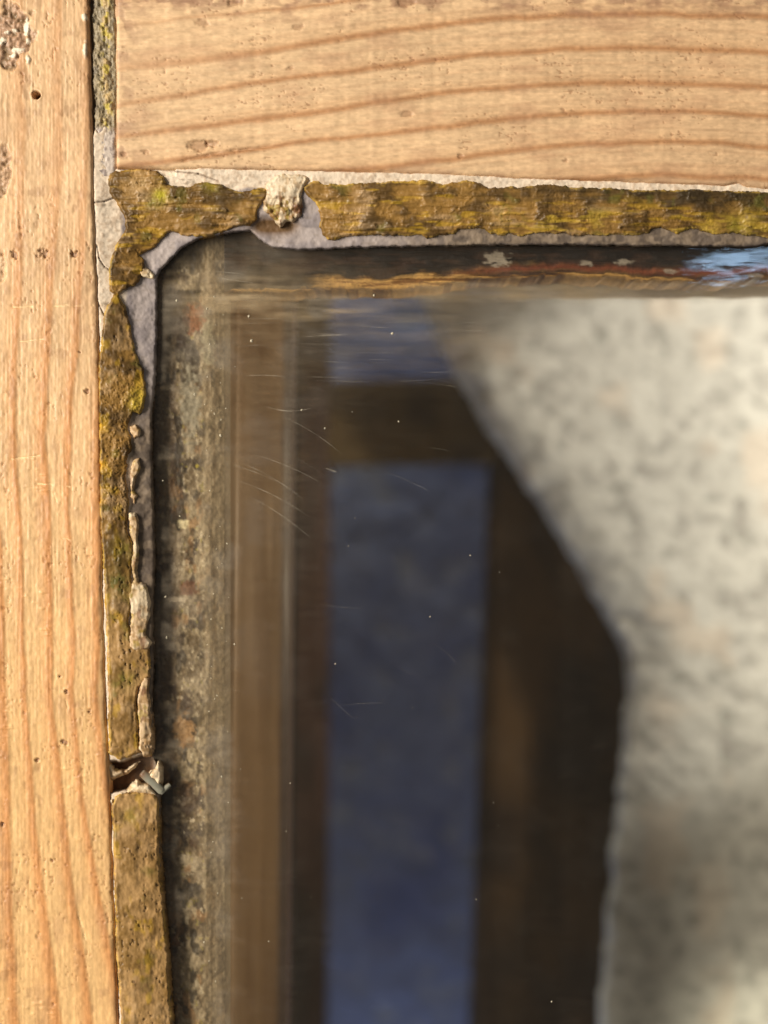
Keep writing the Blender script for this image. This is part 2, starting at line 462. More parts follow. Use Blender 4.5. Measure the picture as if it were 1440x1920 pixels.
# light scratches
for (u0, v0, u1, v1, w) in ((96, 574, 173, 572, 2.2), (0, 576, 60, 575, 1.5), (60, 905, 130, 912, 1.8), (98, 910, 110, 960, 1.2), (20, 860, 80, 855, 1), (118, 1010, 150, 1014, 1.3), (30, 640, 80, 636, 1), (118, 1290, 128, 1330, 1.4), (140, 1690, 160, 1760, 1.2)):
    L2 = (u1 - u0) ** 2 + (v1 - v0) ** 2
    t = np.clip(((U - u0) * (u1 - u0) + (V - v0) * (v1 - v0)) / L2, 0, 1)
    dd = np.hypot(U - u0 - t * (u1 - u0), V - v0 - t * (v1 - v0) - 1.5 * fbm(U / 12, V / 12, 5, 2))
    p = (1 - sstep(w * .4, w * 1.3, dd)) * sstep(-.5, .1, fbm(U / 15, V / 15, 9, 2))
    D += 1.6 * p; col = mix(col, lin(250, 218, 165), p * .6)
stile = sheet('stile', U, V, D, M_STILE, win, col, back=330)

# ---- rail (level grain)
us = axis(0, 0, 1230, X1 - 214, 2.0, 8.0)
vf = np.concatenate([np.linspace(-400, -6, 50), np.linspace(0, 1, 168) * 320.0])
Uc = 215.0 + us
bot = line_at(RAIL_BOTTOM, Uc) + 1.0 * fbm(Uc / 40, Uc * 0, 4, 3)
U = np.repeat(Uc[None, :], len(vf), 0)
V = np.where(vf[:, None] > 0, vf[:, None] * (bot[None, :] / 320.0), vf[:, None])
lft = 2.0 * fbm(V / 60, V * 0, 6, 3) + np.interp(V, [0, 120, 240, 320], [0, 3, 1, 3])
U = U + lft * np.exp(-(U - 215) / 12)
lines = [
    [(200, -60), (700, -98), (1100, -126), (X1, -110)],
    [(200, 4), (400, -4), (700, -36), (1100, -66), (X1, -50)],
    [(200, 60), (330, 38), (520, 20), (720, -4), (900, -28), (1100, -34), (X1, -20)],
    [(200, 136), (440, 110), (590, 86), (720, 64), (900, 43), (1060, 32), (1200, 29), (1440, 36), (X1, 60)],
    [(200, 205), (290, 191), (480, 158), (600, 145), (720, 130), (900, 107), (1060, 96), (1200, 94), (1440, 102), (X1, 124)],
    [(200, 262), (420, 236), (600, 214), (720, 194), (900, 171), (1060, 161), (1240, 160), (1440, 168), (X1, 188)],
    [(200, 318), (400, 296), (560, 270), (720, 256), (860, 238), (1000, 222), (1180, 212), (1300, 213), (1440, 222), (X1, 242)],
    [(200, 372), (560, 330), (720, 318), (860, 301), (960, 286), (1100, 274), (1240, 270), (1340, 272), (1440, 280), (X1, 300)],
    [(200, 432), (560, 392), (860, 362), (1100, 338), (1240, 332), (1440, 340), (X1, 362)],
]
wob = 1.8 * fbm(U / 50, V / 30, 160, 3)
ph = ring_phase(lines, U, V + wob, 60.0)
lw = np.maximum(latewood(ph, .24), .20 * latewood(ph * 2.37 + .3 + .2 * np.sin(ph * 3), .30))
fade = .30 + .70 * sstep(240, 760, U + 1.2 * V)
fib = fbm(U / 80, V / 3.0, 161, 4); fine = fbm(U / 10, V / 4.5, 162, 3); blot = fbm(U / 150, V / 60, 163, 4)
chat = fbm(U / 16, V / 900, 168, 2)                      # faint planer marks across the grain
col = mix(lin(218, 184, 144), lin(214, 178, 138), sstep(500, 1400, U))
col = mix(col, lin(150, 98, 62), lw * fade * .80)
tt = ph - np.floor(ph)
col = mix(col, lin(198, 148, 100), sstep(.45, .95, tt) * .35 * fade)
col = col * (1 + .06 * fib + .11 * fine + .07 * blot + .03 * chat)[..., None]
D = 2.0 - .9 * lw * fade + .4 * fib + .35 * fine + 1.0 * blot + .3 * chat
stain = sstep(.15, .9, fbm(U / 90, V / 36, 169, 5))
col = mix(col, lin(172, 128, 98), stain * .32)
speck = sstep(.72, .85, fbm(U / 7, V / 3.5, 171, 2)) * sstep(.0, .5, fbm(U / 80, V / 60, 172, 3))
D += 1.0 * speck; col = mix(col, lin(140, 96, 66), speck * .55)
dirt = sstep(.25, .8, fbm(U / 45, V / 22, 174, 4)) * (1 - sstep(0, 60, V - 10)) * .4
col = mix(col, lin(150, 112, 90), dirt)
Eb = bot[None, :] - V; El = U - 216
D += 7 * np.exp(-np.clip(Eb, 0, None) / 2.5) + 7 * np.exp(-np.clip(El, 0, None) / 2.5)
dj = np.exp(-((U - 225) / 34) ** 2) * sstep(-.2, .5, fbm(U / 16, V / 22, 176, 4)) * .5
dj = np.maximum(dj, np.exp(-Eb / 9) * sstep(-.1, .5, fbm(U / 30, V / 8, 177, 4)) * .45)
dj = np.maximum(dj, np.exp(-(V / 22) ** 2) * sstep(.0, .6, fbm(U / 34, V / 14, 178, 4)) * .6)
col = mix(col, lin(142, 104, 84), dj); D += 1.2 * dj
# a split lifting along the lower left edge, and a few bruises
sp = np.exp(-((V - np.interp(U, [300, 420, 620], [312, 283, 262])) / 3.0) ** 2) * sstep(300, 350, U) * (1 - sstep(430, 600, U))
D += 3.5 * sp * (1 + fbm(U / 20, V / 6, 175, 2)); col = mix(col, lin(150, 110, 78), sp * .35)
for (u, v, r, s) in ((372, 272, 14, 5), (396, 268, 8, 5), (232, 290, 6, 3), (272, 284, 5, 3), (440, 2, 12, 4), (760, 2, 14, 3), (760, 213, 9, 2.5), (378, 42, 10, 2), (560, 50, 8, 2), (862, 292, 5, 2.5), (1060, 300, 4, 2), (545, 128, 5, 2)):
    rr = np.hypot((U - u) / 1.8, V - v) + 3 * fbm(U / 8, V / 5, 180, 3)
    p = 1 - sstep(r * .4, r, rr)
    D += s * p; col = mix(col, lin(136, 94, 66), p * .45)
rail = sheet('rail', U, V, D, M_RAIL, win, col, back=330)

# ---- filler in the joint between stile and rail
vs = axis(R0, 0, 322, 330, 1.5, 8.0); t = np.linspace(-.12, 1.12, 52)
le = line_at(STILE_EDGE, vs); re = 216 + np.interp(vs, [0, 120, 240, 330], [0, 3, 1, 3])
U = le[:, None] + (re - le)[:, None] * t[None, :]; V = np.repeat(vs[:, None], len(t), 1)
lump = fbm(U / 13, V / 16, 201, 4); g2 = fbm(U / 5, V / 6, 203, 3)
side = np.minimum(U - le[:, None], re[:, None] - U) - 1 + 2.0 * fbm(U / 14, V / 14, 204, 3)
white = sstep(232, 252, V + 8 * fbm(U / 10, V / 10, 205, 3))
D = 9 - (4.5 * lump + 2 * g2) * (1 - .75 * white) + 11 * np.exp(-np.clip(side, 0, None) / 2.5)
mid = np.exp(-((U - (le + re)[:, None] / 2 - 5) / 10) ** 2)
col = mix(lin(150, 136, 110), lin(188, 160, 110), sstep(-.3, .5, lump) * mid)
col = mix(col, lin(196, 176, 66), sstep(.15, .6, fbm(U / 9, V / 11, 207, 3)) * mid * .8)
col = mix(col, lin(104, 94, 80), sstep(.2, .7, fbm(U / 9, V / 22, 208, 3)) * (1 - mid) * .8)
col = mix(col, mix(lin(198, 184, 172), lin(150, 136, 130), sstep(0, .7, g2)), white)
sheet('joint_filler', U, V, D, M_PUTTY, win, col, back=70)

# ---- primer left bare under the putty: a strip from the wood down to the glass
INNER = [(X1, 478), (1440, 456), (1420, 462), (1200, 460), (1000, 458), (800, 460), (650, 464), (560, 468), (510, 462), (485, 446), (470, 432),
         (440, 434), (400, 440), (370, 447), (342, 464), (320, 485), (302, 505), (293, 517), (294, 540), (293, 600), (291, 700), (284, 780),
         (285, 870), (288, 960), (290, 1050), (286, 1150), (288, 1240), (285, 1300), (287, 1420), (298, 1440), (304, 1480), (300, 1500),
         (300, 1560), (302, 1640), (312, 1750), (318, 1850), (326, 1920), (346, R1)]
BED = ([(v_, u_) for (u_, v_) in []] + INNER
       + [(x, y) for y, x in reversed([(y, x + 1.0) for y, x in STILE_EDGE if y >= 240])]
       + [(173, 256), (178, 240), (186, 247), (194, 233), (203, 238), (210, 252), (213, 262), (217, 316)] + [(x, y + .5) for x, y in RAIL_BOTTOM if x >= 300])

def bed_depth(u, v):
    """slope of the glazing bed: near the wood face outside, near the glass inside"""
    left = (u - np.interp(v, [p[0] for p in STILE_EDGE], [p[1] for p in STILE_EDGE])) / 105.0
    top = (v - np.interp(u, [p[0] for p in RAIL_BOTTOM], [p[1] for p in RAIL_BOTTOM])) / 125.0
    t = np.where(u < 330, np.where(v < 330, np.minimum(left, .35), np.minimum(left, np.maximum(top, .02) * 1.0 + np.where(v > 470, 9, 0))), top)
    return 4 + 24 * np.clip(t, 0, 1) ** 1.0

def bed_grid(us, vs, name):
    U, V = np.meshgrid(us, vs)
    sd = poly_sd(BED, U, V) + 1.3 * fbm(U / 14, V / 14, 220, 3)
    lump = fbm(U / 26, V / 26, 221, 4); g2 = fbm(U / 6, V / 6, 222, 3)
    D = bed_depth(U, V) - 1.6 * lump - .5 * g2
    D = D + 4 * np.exp(-np.clip(sd, 0, None) / 2.0)
    D = np.where(sd < 0, D + np.clip(-sd, 0, 4) * 20, D)
    outer = np.minimum(U - line_at(STILE_EDGE, V), 1e9)
    topd = V - line_at(RAIL_BOTTOM, U)
    is_white = np.maximum((1 - sstep(50, 62, outer + 6 * lump)) * sstep(225, 260, V), (1 - sstep(34, 42, topd + 5 * lump)) * sstep(225, 260, U))
    is_white = np.maximum(is_white, (1 - sstep(24, 30, outer)) * 1.0)
    mauve = mix(lin(172, 160, 156), lin(148, 138, 138), sstep(-.4, .5, lump))
    warm = np.maximum(sstep(700, 820, V), sstep(620, 900, U))
    mauve = mix(mauve, mix(lin(132, 114, 92), lin(86, 72, 56), sstep(-.4, .5, fbm(U / 14, V / 14, 226, 4))), warm * .85)
    white = mix(lin(226, 208, 186), lin(206, 184, 160), sstep(0, .8, g2 + .6 * lump))
    col = mix(mauve, white, is_white)
    dirty = sstep(.35, .85, fbm(U / 18, V / 8, 224, 4))
    col = mix(col, lin(120, 104, 84), dirty * (.25 + .5 * (np.exp(-((U - 335) / 40) ** 2) * np.exp(-((V - 334) / 14) ** 2))))
    # bits of brown pocket below the lump, and the missing length low on the stile
    pocket = np.exp(-((U - 515) / 42) ** 4) * np.exp(-((V - 424) / 15) ** 2)
    D += 9 * pocket; col = mix(col, lin(104, 78, 50), np.clip(pocket * 1.5, 0, 1))
    gap = (1 - sstep(24, 31, np.abs(V - 1450 + (U - 245) * .18) + 3 * lump)) * sstep(196, 206, U) * (1 - sstep(283, 292, U))
    D += 26 * gap; col = mix(col, lin(86, 58, 36), gap)
    # hairline cracks in the white
    for (c0, r) in (([(172, 380), (196, 378), (212, 372)], 1.2), ([(182, 460), (186, 485), (196, 500), (206, 507)], .9), ([(183, 566), (196, 592)], 1.2), ([(330, 322), (372, 326), (410, 340)], 1.2)):
        for (a, b), (c, e) in zip(c0[:-1], c0[1:]):
            t = np.clip(((U - a) * (c - a) + (V - b) * (e - b)) / ((c - a) ** 2 + (e - b) ** 2), 0, 1)
            p = 1 - sstep(r * .5, r * 1.8, np.hypot(U - a - t * (c - a), V - b - t * (e - b)))
            D += 3 * p; col = mix(col, lin(110, 90, 76), p * .7)
    k = 1 + np.clip(D, 0, 60) / DIST
    return sheet(name, CU + (U - CU) * k, CV + (V - CV) * k, D, M_BED, win, col, keep=sd > -3)
bed_grid(axis(164, 164, 352, 352, 1.6, 8), axis(232, 232, 1925, R1, 1.6, 8), 'primer')
bed_grid(axis(352, 352, 1445, X1, 1.6, 8), np.arange(306, 484, 1.6), 'primer')

# ---- pieces of putty lying on the primer
def putty(name, poly, kind, seed, thick=7.0, wrinkle=0.0, step=1.5, dip=0.0, bounds=None, lift=0.0):
    p = np.array(poly, float)
    lo = p.min(0) - 4; hi = p.max(0) + 4
    if bounds: hi = np.minimum(hi, bounds)
    us = axis(lo[0], lo[0], min(hi[0], 1445), hi[0], step, 8.0); vs = axis(lo[1], lo[1], min(hi[1], 1925), hi[1], step, 8.0)
    U, V = np.meshgrid(us, vs)
    sd = poly_sd(poly, U, V) + 1.6 * fbm(U / 9, V / 9, seed, 3) + .8 * fbm(U / 3.5, V / 3.5, seed + 1, 2)
    lump = fbm(U / 30, V / 30, seed + 2, 4); g2 = fbm(U / 7, V / 7, seed + 3, 4)
    st = fbm(U / 60, V / 7, seed + 4, 3) if kind == 'level' else fbm(U / 9, V / 28, seed + 4, 4)
    h = thick * (.60 * (1 - np.exp(-np.clip(sd, 0, None) / 1.8)) + .75 * (1 - np.exp(-np.clip(sd, 0, None) / 14))) + 1.5 * np.exp(-((sd - 4) / 3) ** 2)
    if kind == 'level':
        fold = 1 - np.abs(fbm((U + 30 * lump) / 75, (V + 9 * lump) / 13, seed + 21, 2)) * 2.2
        h = h + 2.2 * np.clip(fold, 0, 1) ** 2 * sstep(2, 9, sd)
    h = h + np.where(sd > 0, (2.6 * lump + (.12 if kind == 'level' else .3) * g2 + (1.3 if kind == 'level' else .9) * st) * sstep(0, 5, sd), 0) + lift
    if wrinkle:
        wr = np.abs(fbm((U + 14 * lump) / 22, (V + .45 * U + 10 * g2) / 8.5, seed + 6, 3))
        area_w = sstep(-.25, .35, fbm(U / 70, V / 90, seed + 8, 2)) if kind == 'level' else sstep(640, 760, V) * (1 - sstep(930, 1010, V)) * .9 + .15
        h = h + wrinkle * area_w * (1 - np.clip(wr * 3.0, 0, 1)) * sstep(1, 6, sd)
    pits = (.3 if kind == 'level' else 1.0) * sstep(.62, .85, fbm(U / 5, V / 7, seed + 9, 2)) * sstep(-.2, .5, fbm(U / 40, V / 40, seed + 10, 2))
    h = h - 1.6 * pits * (sd > 2)
    D = bed_depth(U, V) + dip - h
    D = np.where(sd < 0, bed_depth(U, V) + dip + np.clip(-sd, 0, 5) * 6, D)
    if kind == 'pale':
        col = mix(lin(206, 176, 138), lin(168, 134, 92), sstep(-.3, .6, g2))
        col = mix(col, lin(232, 212, 180), sstep(.2, .7, lump + .4 * st) * .8)
        col = mix(col, lin(172, 150, 60), sstep(.35, .8, fbm(U / 13, V / 13, seed + 12, 3)) * .5)
        col = mix(col, lin(116, 74, 56), sstep(.4, .8, fbm(U / 9, V / 24, seed + 13, 3)) * .6)
    elif kind == 'lump':
        col = mix(lin(222, 204, 176), lin(196, 170, 136), sstep(-.2, .6, g2))
        low = sstep(352, 388, V + 10 * g2)
        col = mix(col, mix(lin(150, 116, 72), lin(206, 186, 156), sstep(-.1, .35, fbm(U / 11, V / 14, seed + 12, 3))), low)
        col = mix(col, lin(104, 66, 50), sstep(.25, .7, fbm(U / 8, V / 26, seed + 13, 3)) * .75 * low)
        col = mix(col, lin(160, 146, 60), sstep(.4, .8, fbm(U / 10, V / 10, seed + 14, 3)) * .5 * low)
        D = D - low * 3.5 * fbm(U / 9, V / 11, seed + 20, 3) * (sd > 1)
    elif kind == 'cream':
        col = mix(lin(236, 214, 180), lin(206, 176, 136), sstep(-.2, .7, g2))
    else:
        col = mix(lin(146, 110, 54), lin(92, 68, 32), sstep(-.45, .55, lump + .25 * st))
        if kind == 'upright':
            col = mix(col, mix(lin(186, 148, 98), lin(146, 112, 62), sstep(-.4, .5, lump + .6 * st)), sstep(1000, 1300, V) * .85)
        col = mix(col, lin(190, 156, 112), sstep(.2, .8, .5 * st + .8 * fbm(U / 40, V / 26, seed + 14, 4)) * .5)
        col = mix(col, lin(196, 156, 40), sstep(.35, .85, fbm(U / (44 if kind == 'level' else 20), V / (10 if kind == 'level' else 34), seed + 15, 3)) * .5)
        if kind == 'level':
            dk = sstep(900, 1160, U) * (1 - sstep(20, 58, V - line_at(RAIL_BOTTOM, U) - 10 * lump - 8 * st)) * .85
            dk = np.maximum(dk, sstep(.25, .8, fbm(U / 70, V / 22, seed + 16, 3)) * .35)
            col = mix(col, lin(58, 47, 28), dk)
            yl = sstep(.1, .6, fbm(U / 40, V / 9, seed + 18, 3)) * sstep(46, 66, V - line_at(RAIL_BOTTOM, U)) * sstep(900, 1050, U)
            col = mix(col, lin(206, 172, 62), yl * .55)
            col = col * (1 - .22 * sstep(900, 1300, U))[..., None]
        # green growth and dark stains
        col = mix(col, lin(104, 104, 40), sstep(.5, .95, fbm(U / 34, V / 34, seed + 17, 4)) * .4)
        col = mix(col, lin(82, 60, 34), pits * .6)
        rim = np.exp(-((sd - 1.5) / 1.6) ** 2) * sstep(-.1, .4, fbm(U / 16, V / 16, seed + 19, 2))
        col = mix(col, lin(214, 178, 88), rim * .55)
    for (gu, gv, gr, c3, a) in SPOTS:
        if lo[0] - gr < gu < hi[0] + gr and lo[1] - gr < gv < hi[1] + gr:
            q = np.exp(-(((U - gu) ** 2 + (V - gv) ** 2) / gr ** 2)) * (.75 + .6 * g2)
            col = mix(col, lin(*c3), np.clip(q, 0, 1) * a)
    col = col * (1 + .05 * g2)[..., None]
    k = 1 + np.clip(D, 0, 60) / DIST
    return sheet(name, CU + (U - CU) * k, CV + (V - CV) * k, D, M_PUTTY, win, col, keep=sd > -4)

SPOTS = [(224, 1092, 26, (88, 92, 40), .9), (232, 1030, 20, (120, 112, 44), .7), (300, 368, 14, (186, 176, 40), .9), (284, 382, 12, (110, 112, 40), .7), (236, 1276, 16, (126, 124, 44), .7),
         (262, 738, 16, (206, 176, 60), .9), (250, 756, 13, (210, 180, 66), .8), (190, 800, 9, (206, 160, 40), .9), (192, 870, 9, (200, 150, 40), .9), (190, 940, 8, (196, 150, 44), .8),
         (1380, 425, 20, (120, 112, 30), .8), (1330, 428, 16, (204, 172, 70), .8), (1400, 415, 22, (190, 160, 60), .6), (395, 345, 16, (150, 140, 50), .7), (262, 345, 26, (190, 156, 108), .8),
         (255, 1560, 40, (176, 140, 96), .6), (262, 1660, 40, (172, 136, 88), .6), (270, 1850, 18, (108, 78, 50), .7), (245, 1530, 16, (128, 116, 48), .6)]
putty('putty', [(202, 342), (205, 325), (214, 322), (235, 318), (270, 317), (295, 320), (308, 331), (312, 346), (330, 350), (352, 350), (380, 341), (410, 344), (430, 353), (450, 359),
                (470, 356), (485, 351), (500, 355), (500, 368), (490, 380), (482, 396), (484, 410), (468, 422), (440, 427), (425, 433), (405, 439), (384, 444), (360, 443), (340, 441), (322, 433),
                (315, 436), (305, 446), (295, 460), (285, 468), (270, 473), (262, 479), (270, 488), (273, 498), (270, 511), (262, 526), (252, 536), (240, 540), (230, 545), (222, 553),
                (211, 551), (206, 544), (205, 510), (206, 490), (212, 470), (219, 455), (230, 440), (235, 425), (232, 405), (225, 390), (215, 375), (205, 360)], 'level', 301, 7, 1.0)
putty('putty', [(213, 551), (222, 550), (229, 562), (236, 576), (243, 600), (248, 630), (252, 646), (255, 665), (262, 680), (270, 690), (272, 705), (273, 740), (270, 766), (262, 778),
                (250, 774), (244, 790), (238, 803), (245, 820), (249, 840), (240, 852), (238, 870), (236, 900), (240, 920), (242, 950), (240, 970), (238, 990), (246, 1010), (251, 1040),
                (246, 1080), (251, 1120), (242, 1160), (244, 1200), (262, 1211), (280, 1216), (282, 1240), (281, 1268), (270, 1276), (260, 1290), (256, 1320), (259, 1350), (262, 1398),
                (264, 1412), (255, 1414), (240, 1421), (225, 1425), (210, 1416), (204, 1410), (203, 1300), (201, 1250), (199, 1160), (196, 1100), (193, 1050), (189, 1000), (187, 950),
                (187, 870), (185, 800), (185, 740), (185, 680), (190, 640), (193, 600), (200, 575)], 'upright', 331, 7, 2.2)
putty('putty', [(215, 1492), (230, 1487), (260, 1485), (290, 1489), (297, 1500), (298, 1530), (300, 1560), (298, 1590), (302, 1640), (306, 1690), (312, 1750), (316, 1800), (318, 1850),
                (323, 1920), (326, 2000), (335, R1), (242, R1), (230, 2000), (227, 1920), (222, 1850), (218, 1790), (216, 1700), (213, 1620), (212, 1560), (209, 1520)], 'upright', 361, 8, 0)
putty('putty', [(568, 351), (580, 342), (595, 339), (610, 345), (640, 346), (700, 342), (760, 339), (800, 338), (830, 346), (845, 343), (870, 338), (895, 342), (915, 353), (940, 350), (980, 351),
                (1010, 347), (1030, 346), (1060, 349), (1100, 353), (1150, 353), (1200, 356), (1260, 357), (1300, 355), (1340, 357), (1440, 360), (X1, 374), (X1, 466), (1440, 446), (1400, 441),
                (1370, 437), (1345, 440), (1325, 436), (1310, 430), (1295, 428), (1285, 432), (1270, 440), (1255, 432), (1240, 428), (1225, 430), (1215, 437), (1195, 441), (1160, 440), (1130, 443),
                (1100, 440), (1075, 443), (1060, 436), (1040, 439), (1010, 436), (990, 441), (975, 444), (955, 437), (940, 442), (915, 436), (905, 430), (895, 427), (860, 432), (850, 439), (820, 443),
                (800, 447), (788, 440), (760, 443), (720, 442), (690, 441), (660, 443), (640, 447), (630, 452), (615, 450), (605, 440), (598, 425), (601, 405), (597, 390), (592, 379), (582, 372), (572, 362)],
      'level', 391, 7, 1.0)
# crumbling pale putty on the inner edge
putty('putty_crumb', [(242, 962), (255, 960), (262, 985), (258, 1010), (262, 1040), (256, 1070), (262, 1090), (275, 1095), (282, 1130), (280, 1160), (272, 1190), (286, 1205), (279, 1219), (255, 1221), (239, 1215),
                (243, 1185), (245, 1150), (240, 1115), (250, 1085), (244, 1060), (250, 1020), (240, 990)], 'pale', 421, 9, 0)
putty('putty_crumb', [(270, 1268), (280, 1270), (282, 1330), (285, 1370), (287, 1395), (282, 1415), (270, 1416), (259, 1405), (259, 1350), (256, 1312), (262, 1285)], 'pale', 431, 9, 0)
putty('putty_crumb', [(244, 800), (254, 796), (264, 806), (262, 818), (252, 822), (246, 812)], 'pale', 433, 7, 0)
putty('putty_crumb', [(250, 862), (262, 858), (264, 874), (256, 896), (250, 920), (258, 930), (252, 944), (244, 930), (243, 900), (246, 876)], 'pale', 437, 7, 0)
# the rough lump breaking through the top run
putty('putty_lump', [(498, 350), (506, 340), (520, 328), (560, 326), (580, 332), (571, 352), (565, 366), (568, 385), (565, 405), (551, 415), (536, 415), (526, 426), (515, 415), (505, 401), (493, 396), (492, 376), (499, 364)],
      'lump', 441, 8, 0)
# broken cream end of the lower length, and flakes
putty('putty_flake', [(207, 1500), (214, 1490), (240, 1481), (250, 1468), (257, 1464), (262, 1471), (280, 1471), (290, 1484), (298, 1493), (270, 1488), (240, 1488), (214, 1496), (209, 1512)], 'cream', 451, 11, 0, dip=4)
putty('putty_flake', [(281, 1452), (290, 1441), (297, 1429), (302, 1440), (303, 1465), (298, 1476), (290, 1463), (281, 1461)], 'cream', 455, 12, 0, dip=2)
putty('putty_flake', [(200, 1432), (207, 1432), (216, 1442), (236, 1444), (252, 1433), (262, 1428), (240, 1448), (208, 1464), (199, 1460)], 'pale', 459, 12, 0, dip=16)
putty('putty_flake', [(258, 508), (268, 500), (280, 504), (292, 516), (288, 524), (274, 522), (262, 518)], 'cream', 463, 8, 0)

# ---- glazing pin bridging the gap
def pin(a, b, r, seed):
    a = np.array(a, float); b = np.array(b, float); ax = (b - a) / np.linalg.norm(b - a)
    e1 = np.cross(ax, [0, 0, 1.0]); e1 /= np.linalg.norm(e1); e2 = np.cross(ax, e1)
    prof = [(0, .05), (.0, .75), (.04, 1), (.3, .97), (.6, 1.02), (.9, .96), (.97, .9), (1, .7), (1, .05)]
    n = 18; th = np.linspace(0, 2 * math.pi, n, endpoint=False); pts = []
    for t, k in prof:
        for q in th:
            x = a + (b - a) * t + (e1 * math.cos(q) + e2 * math.sin(q) * .8) * r * k * (1 + .05 * math.sin(3 * q + seed))
            pts.append(W(*x))
    m = len(prof); q4 = []
    for i in range(m - 1):
        for j in range(n):
            q4.append((i * n + j, i * n + (j + 1) % n, (i + 1) * n + (j + 1) % n, (i + 1) * n + j))
    pp = np.array(pts) / M; rust = fbm(pp[:, 0] / 9, pp[:, 2] / 9, 71, 3)
    col = mix(np.tile(lin(150, 148, 132), (len(pts), 1)), np.tile(lin(112, 78, 50), (len(pts), 1)), sstep(.0, .6, rust))
    return mesh_np('glazing_pin', pts, q4, M_METAL, win, col)
pin((262, 1452, 18), (300, 1491, 26), 8, 1)
pin((296, 1493, 24), (313, 1478, 32), 5, 2)

# ---- lip of the rebate behind the glass, grimy, with bead shade painted in
us = axis(150, 270, 420, 420, 2.0, 20.0); vs = axis(R0, 430, 1930, R1, 2.0, 20.0)
Us, Vs = np.meshgrid(us, vs)
lipe = np.interp(Vs, [400, 560, 1000, 1920, R1], [404, 408, 406, 398, 396]) + 4 * fbm(Vs / 50, Vs * 0, 504, 3)
k = 1 + D_LIP / DIST
inner = Us - lipe
lump = fbm(Us / 24, Vs / 30, 501, 4); g2 = fbm(Us / 6, Vs / 8, 502, 4); st = fbm(Us / 4, Vs / 90, 503, 3)
D = D_LIP + 3 + 2.5 * lump + 1.5 * g2
D = np.where(inner > -14, D + .0 + (inner + 14) * .5, D)
col = mix(lin(166, 148, 118), lin(112, 94, 68), sstep(-.4, .5, lump + .4 * g2))
col = mix(col, lin(52, 38, 28), sstep(.15, .65, fbm(Us / 18, Vs / 30, 505, 5)) * .85)
col = mix(col, lin(214, 196, 164), sstep(.45, .85, fbm(Us / 9, Vs / 11, 507, 3)) * .7)
col = mix(col, lin(168, 124, 76), sstep(.4, .9, fbm(Us / 22, Vs / 40, 508, 3)) * .6)
col = mix(col, lin(160, 146, 66), sstep(.7, .95, fbm(Us / 9, Vs / 10, 509, 3)) * .5)
col = mix(col, lin(66, 46, 34), (1 - sstep(318, 346, Us + 10 * lump + 8 * g2)) * .7)  # shade beside the upright bead, put into the colour
col = mix(col, lin(34, 26, 20), (1 - sstep(492, 520, Vs + 10 * lump)) * .85)  # shade of the recess at the top, put into the colour
blk = sstep(.30, .6, fbm(Us / 26, Vs / 44, 511, 4)) * (1 - sstep(372, 386, Us))
col = mix(col, lin(30, 23, 18), blk * .8)
strip = sstep(376, 392, Us + 9 * lump)
col = mix(col, mix(lin(160, 142, 112), lin(124, 104, 76), sstep(-.3, .4, st)), strip * .8)
for (u, v, a, b, c3) in ((382, 797, 5, 9, (28, 18, 12)), (344, 982, 14, 9, (220, 204, 160)), (369, 874, 4, 5, (200, 180, 60)), (352, 1105, 18, 16, (108, 60, 34)), (362, 596, 22, 30, (150, 84, 44)), (335, 600, 22, 60, (46, 30, 22)),
                         (350, 1330, 14, 40, (60, 42, 30)), (345, 1370, 22, 30, (176, 136, 90)), (352, 1500, 20, 36, (64, 42, 28)), (362, 1580, 10, 14, (70, 48, 30)), (330, 1124, 20, 6, (214, 196, 168)), (356, 760, 20, 80, (150, 142, 122)), (390, 640, 14, 50, (176, 166, 136))):
    q = 1 - sstep(.6, 1.15, np.hypot((Us - u) / a, (Vs - v) / b) + .35 * fbm(Us / 8, Vs / 8, int(v), 3))
    col = mix(col, lin(*c3), q * .8)
Ur = CU + (Us - CU) * k; Vr = CV + (Vs - CV) * k
sheet('glazing_lip', Ur, Vr, D, M_GRIME_SHADE, win, col, back=150)

us = axis(420, 420, 1445, X1, 2.5, 20.0)
be = np.interp(us, [420, 560, 640, 740, 800, 850, 900, 950, 1050, 1150, 1250, 1340, 1440, X1], [548, 546, 541, 543, 539, 531, 523, 519, 515, 520, 526, 528, 521, 530]) + 3 * fbm(us / 22, us * 0, 521, 3)
t = np.concatenate([np.linspace(0, .5, 20)[:-1], np.linspace(.5, 1, 60)])
Us = np.repeat(us[None, :], len(t), 0)
Vs = -200 + (be[None, :] + 200) * 0 + 0 * Us
Vs = np.where(t[:, None] < .5, 200 + t[:, None] * 2 * 230, 430 + (t[:, None] - .5) * 2 * (be[None, :] - 430))
lump = fbm(Us / 40, Vs / 14, 531, 4); g2 = fbm(Us / 70, Vs / 4, 532, 4)
dist = be[None, :] - Vs
och = (1 - sstep(14, 28, dist + 9 * lump)) * sstep(560, 640, Us) * (1 - .85 * sstep(820, 960, Us))
och = np.maximum(och, (1 - sstep(3, 7, dist + 3 * g2)) * .75)
col = mix(lin(26, 19, 16), lin(52, 36, 27), sstep(-.3, .6, lump + .4 * g2))  # near-black base stands in for the shade under the top bead
col = mix(col, mix(lin(196, 152, 86), lin(120, 78, 32), sstep(-.3, .45, g2)), och)
col = mix(col, lin(120, 62, 40), np.exp(-((dist - 16) / 6) ** 2) * sstep(820, 950, Us) * .8)
for (u, v, a, b) in ((932, 485, 24, 14), (1098, 493, 14, 6), (1172, 491, 18, 6), (1256, 509, 14, 4), (1416, 516, 18, 4)):
    q = 1 - sstep(.6, 1.1, np.hypot((Us - u) / a, (Vs - v) / b) + .5 * fbm(Us / 10, Vs / 6, 535, 3))
    col = mix(col, lin(176, 164, 146), q * .6)
D = D_LIP + 3 + 2 * lump + 2 * g2 - 3 * och + 6 * np.exp(-dist / 3)
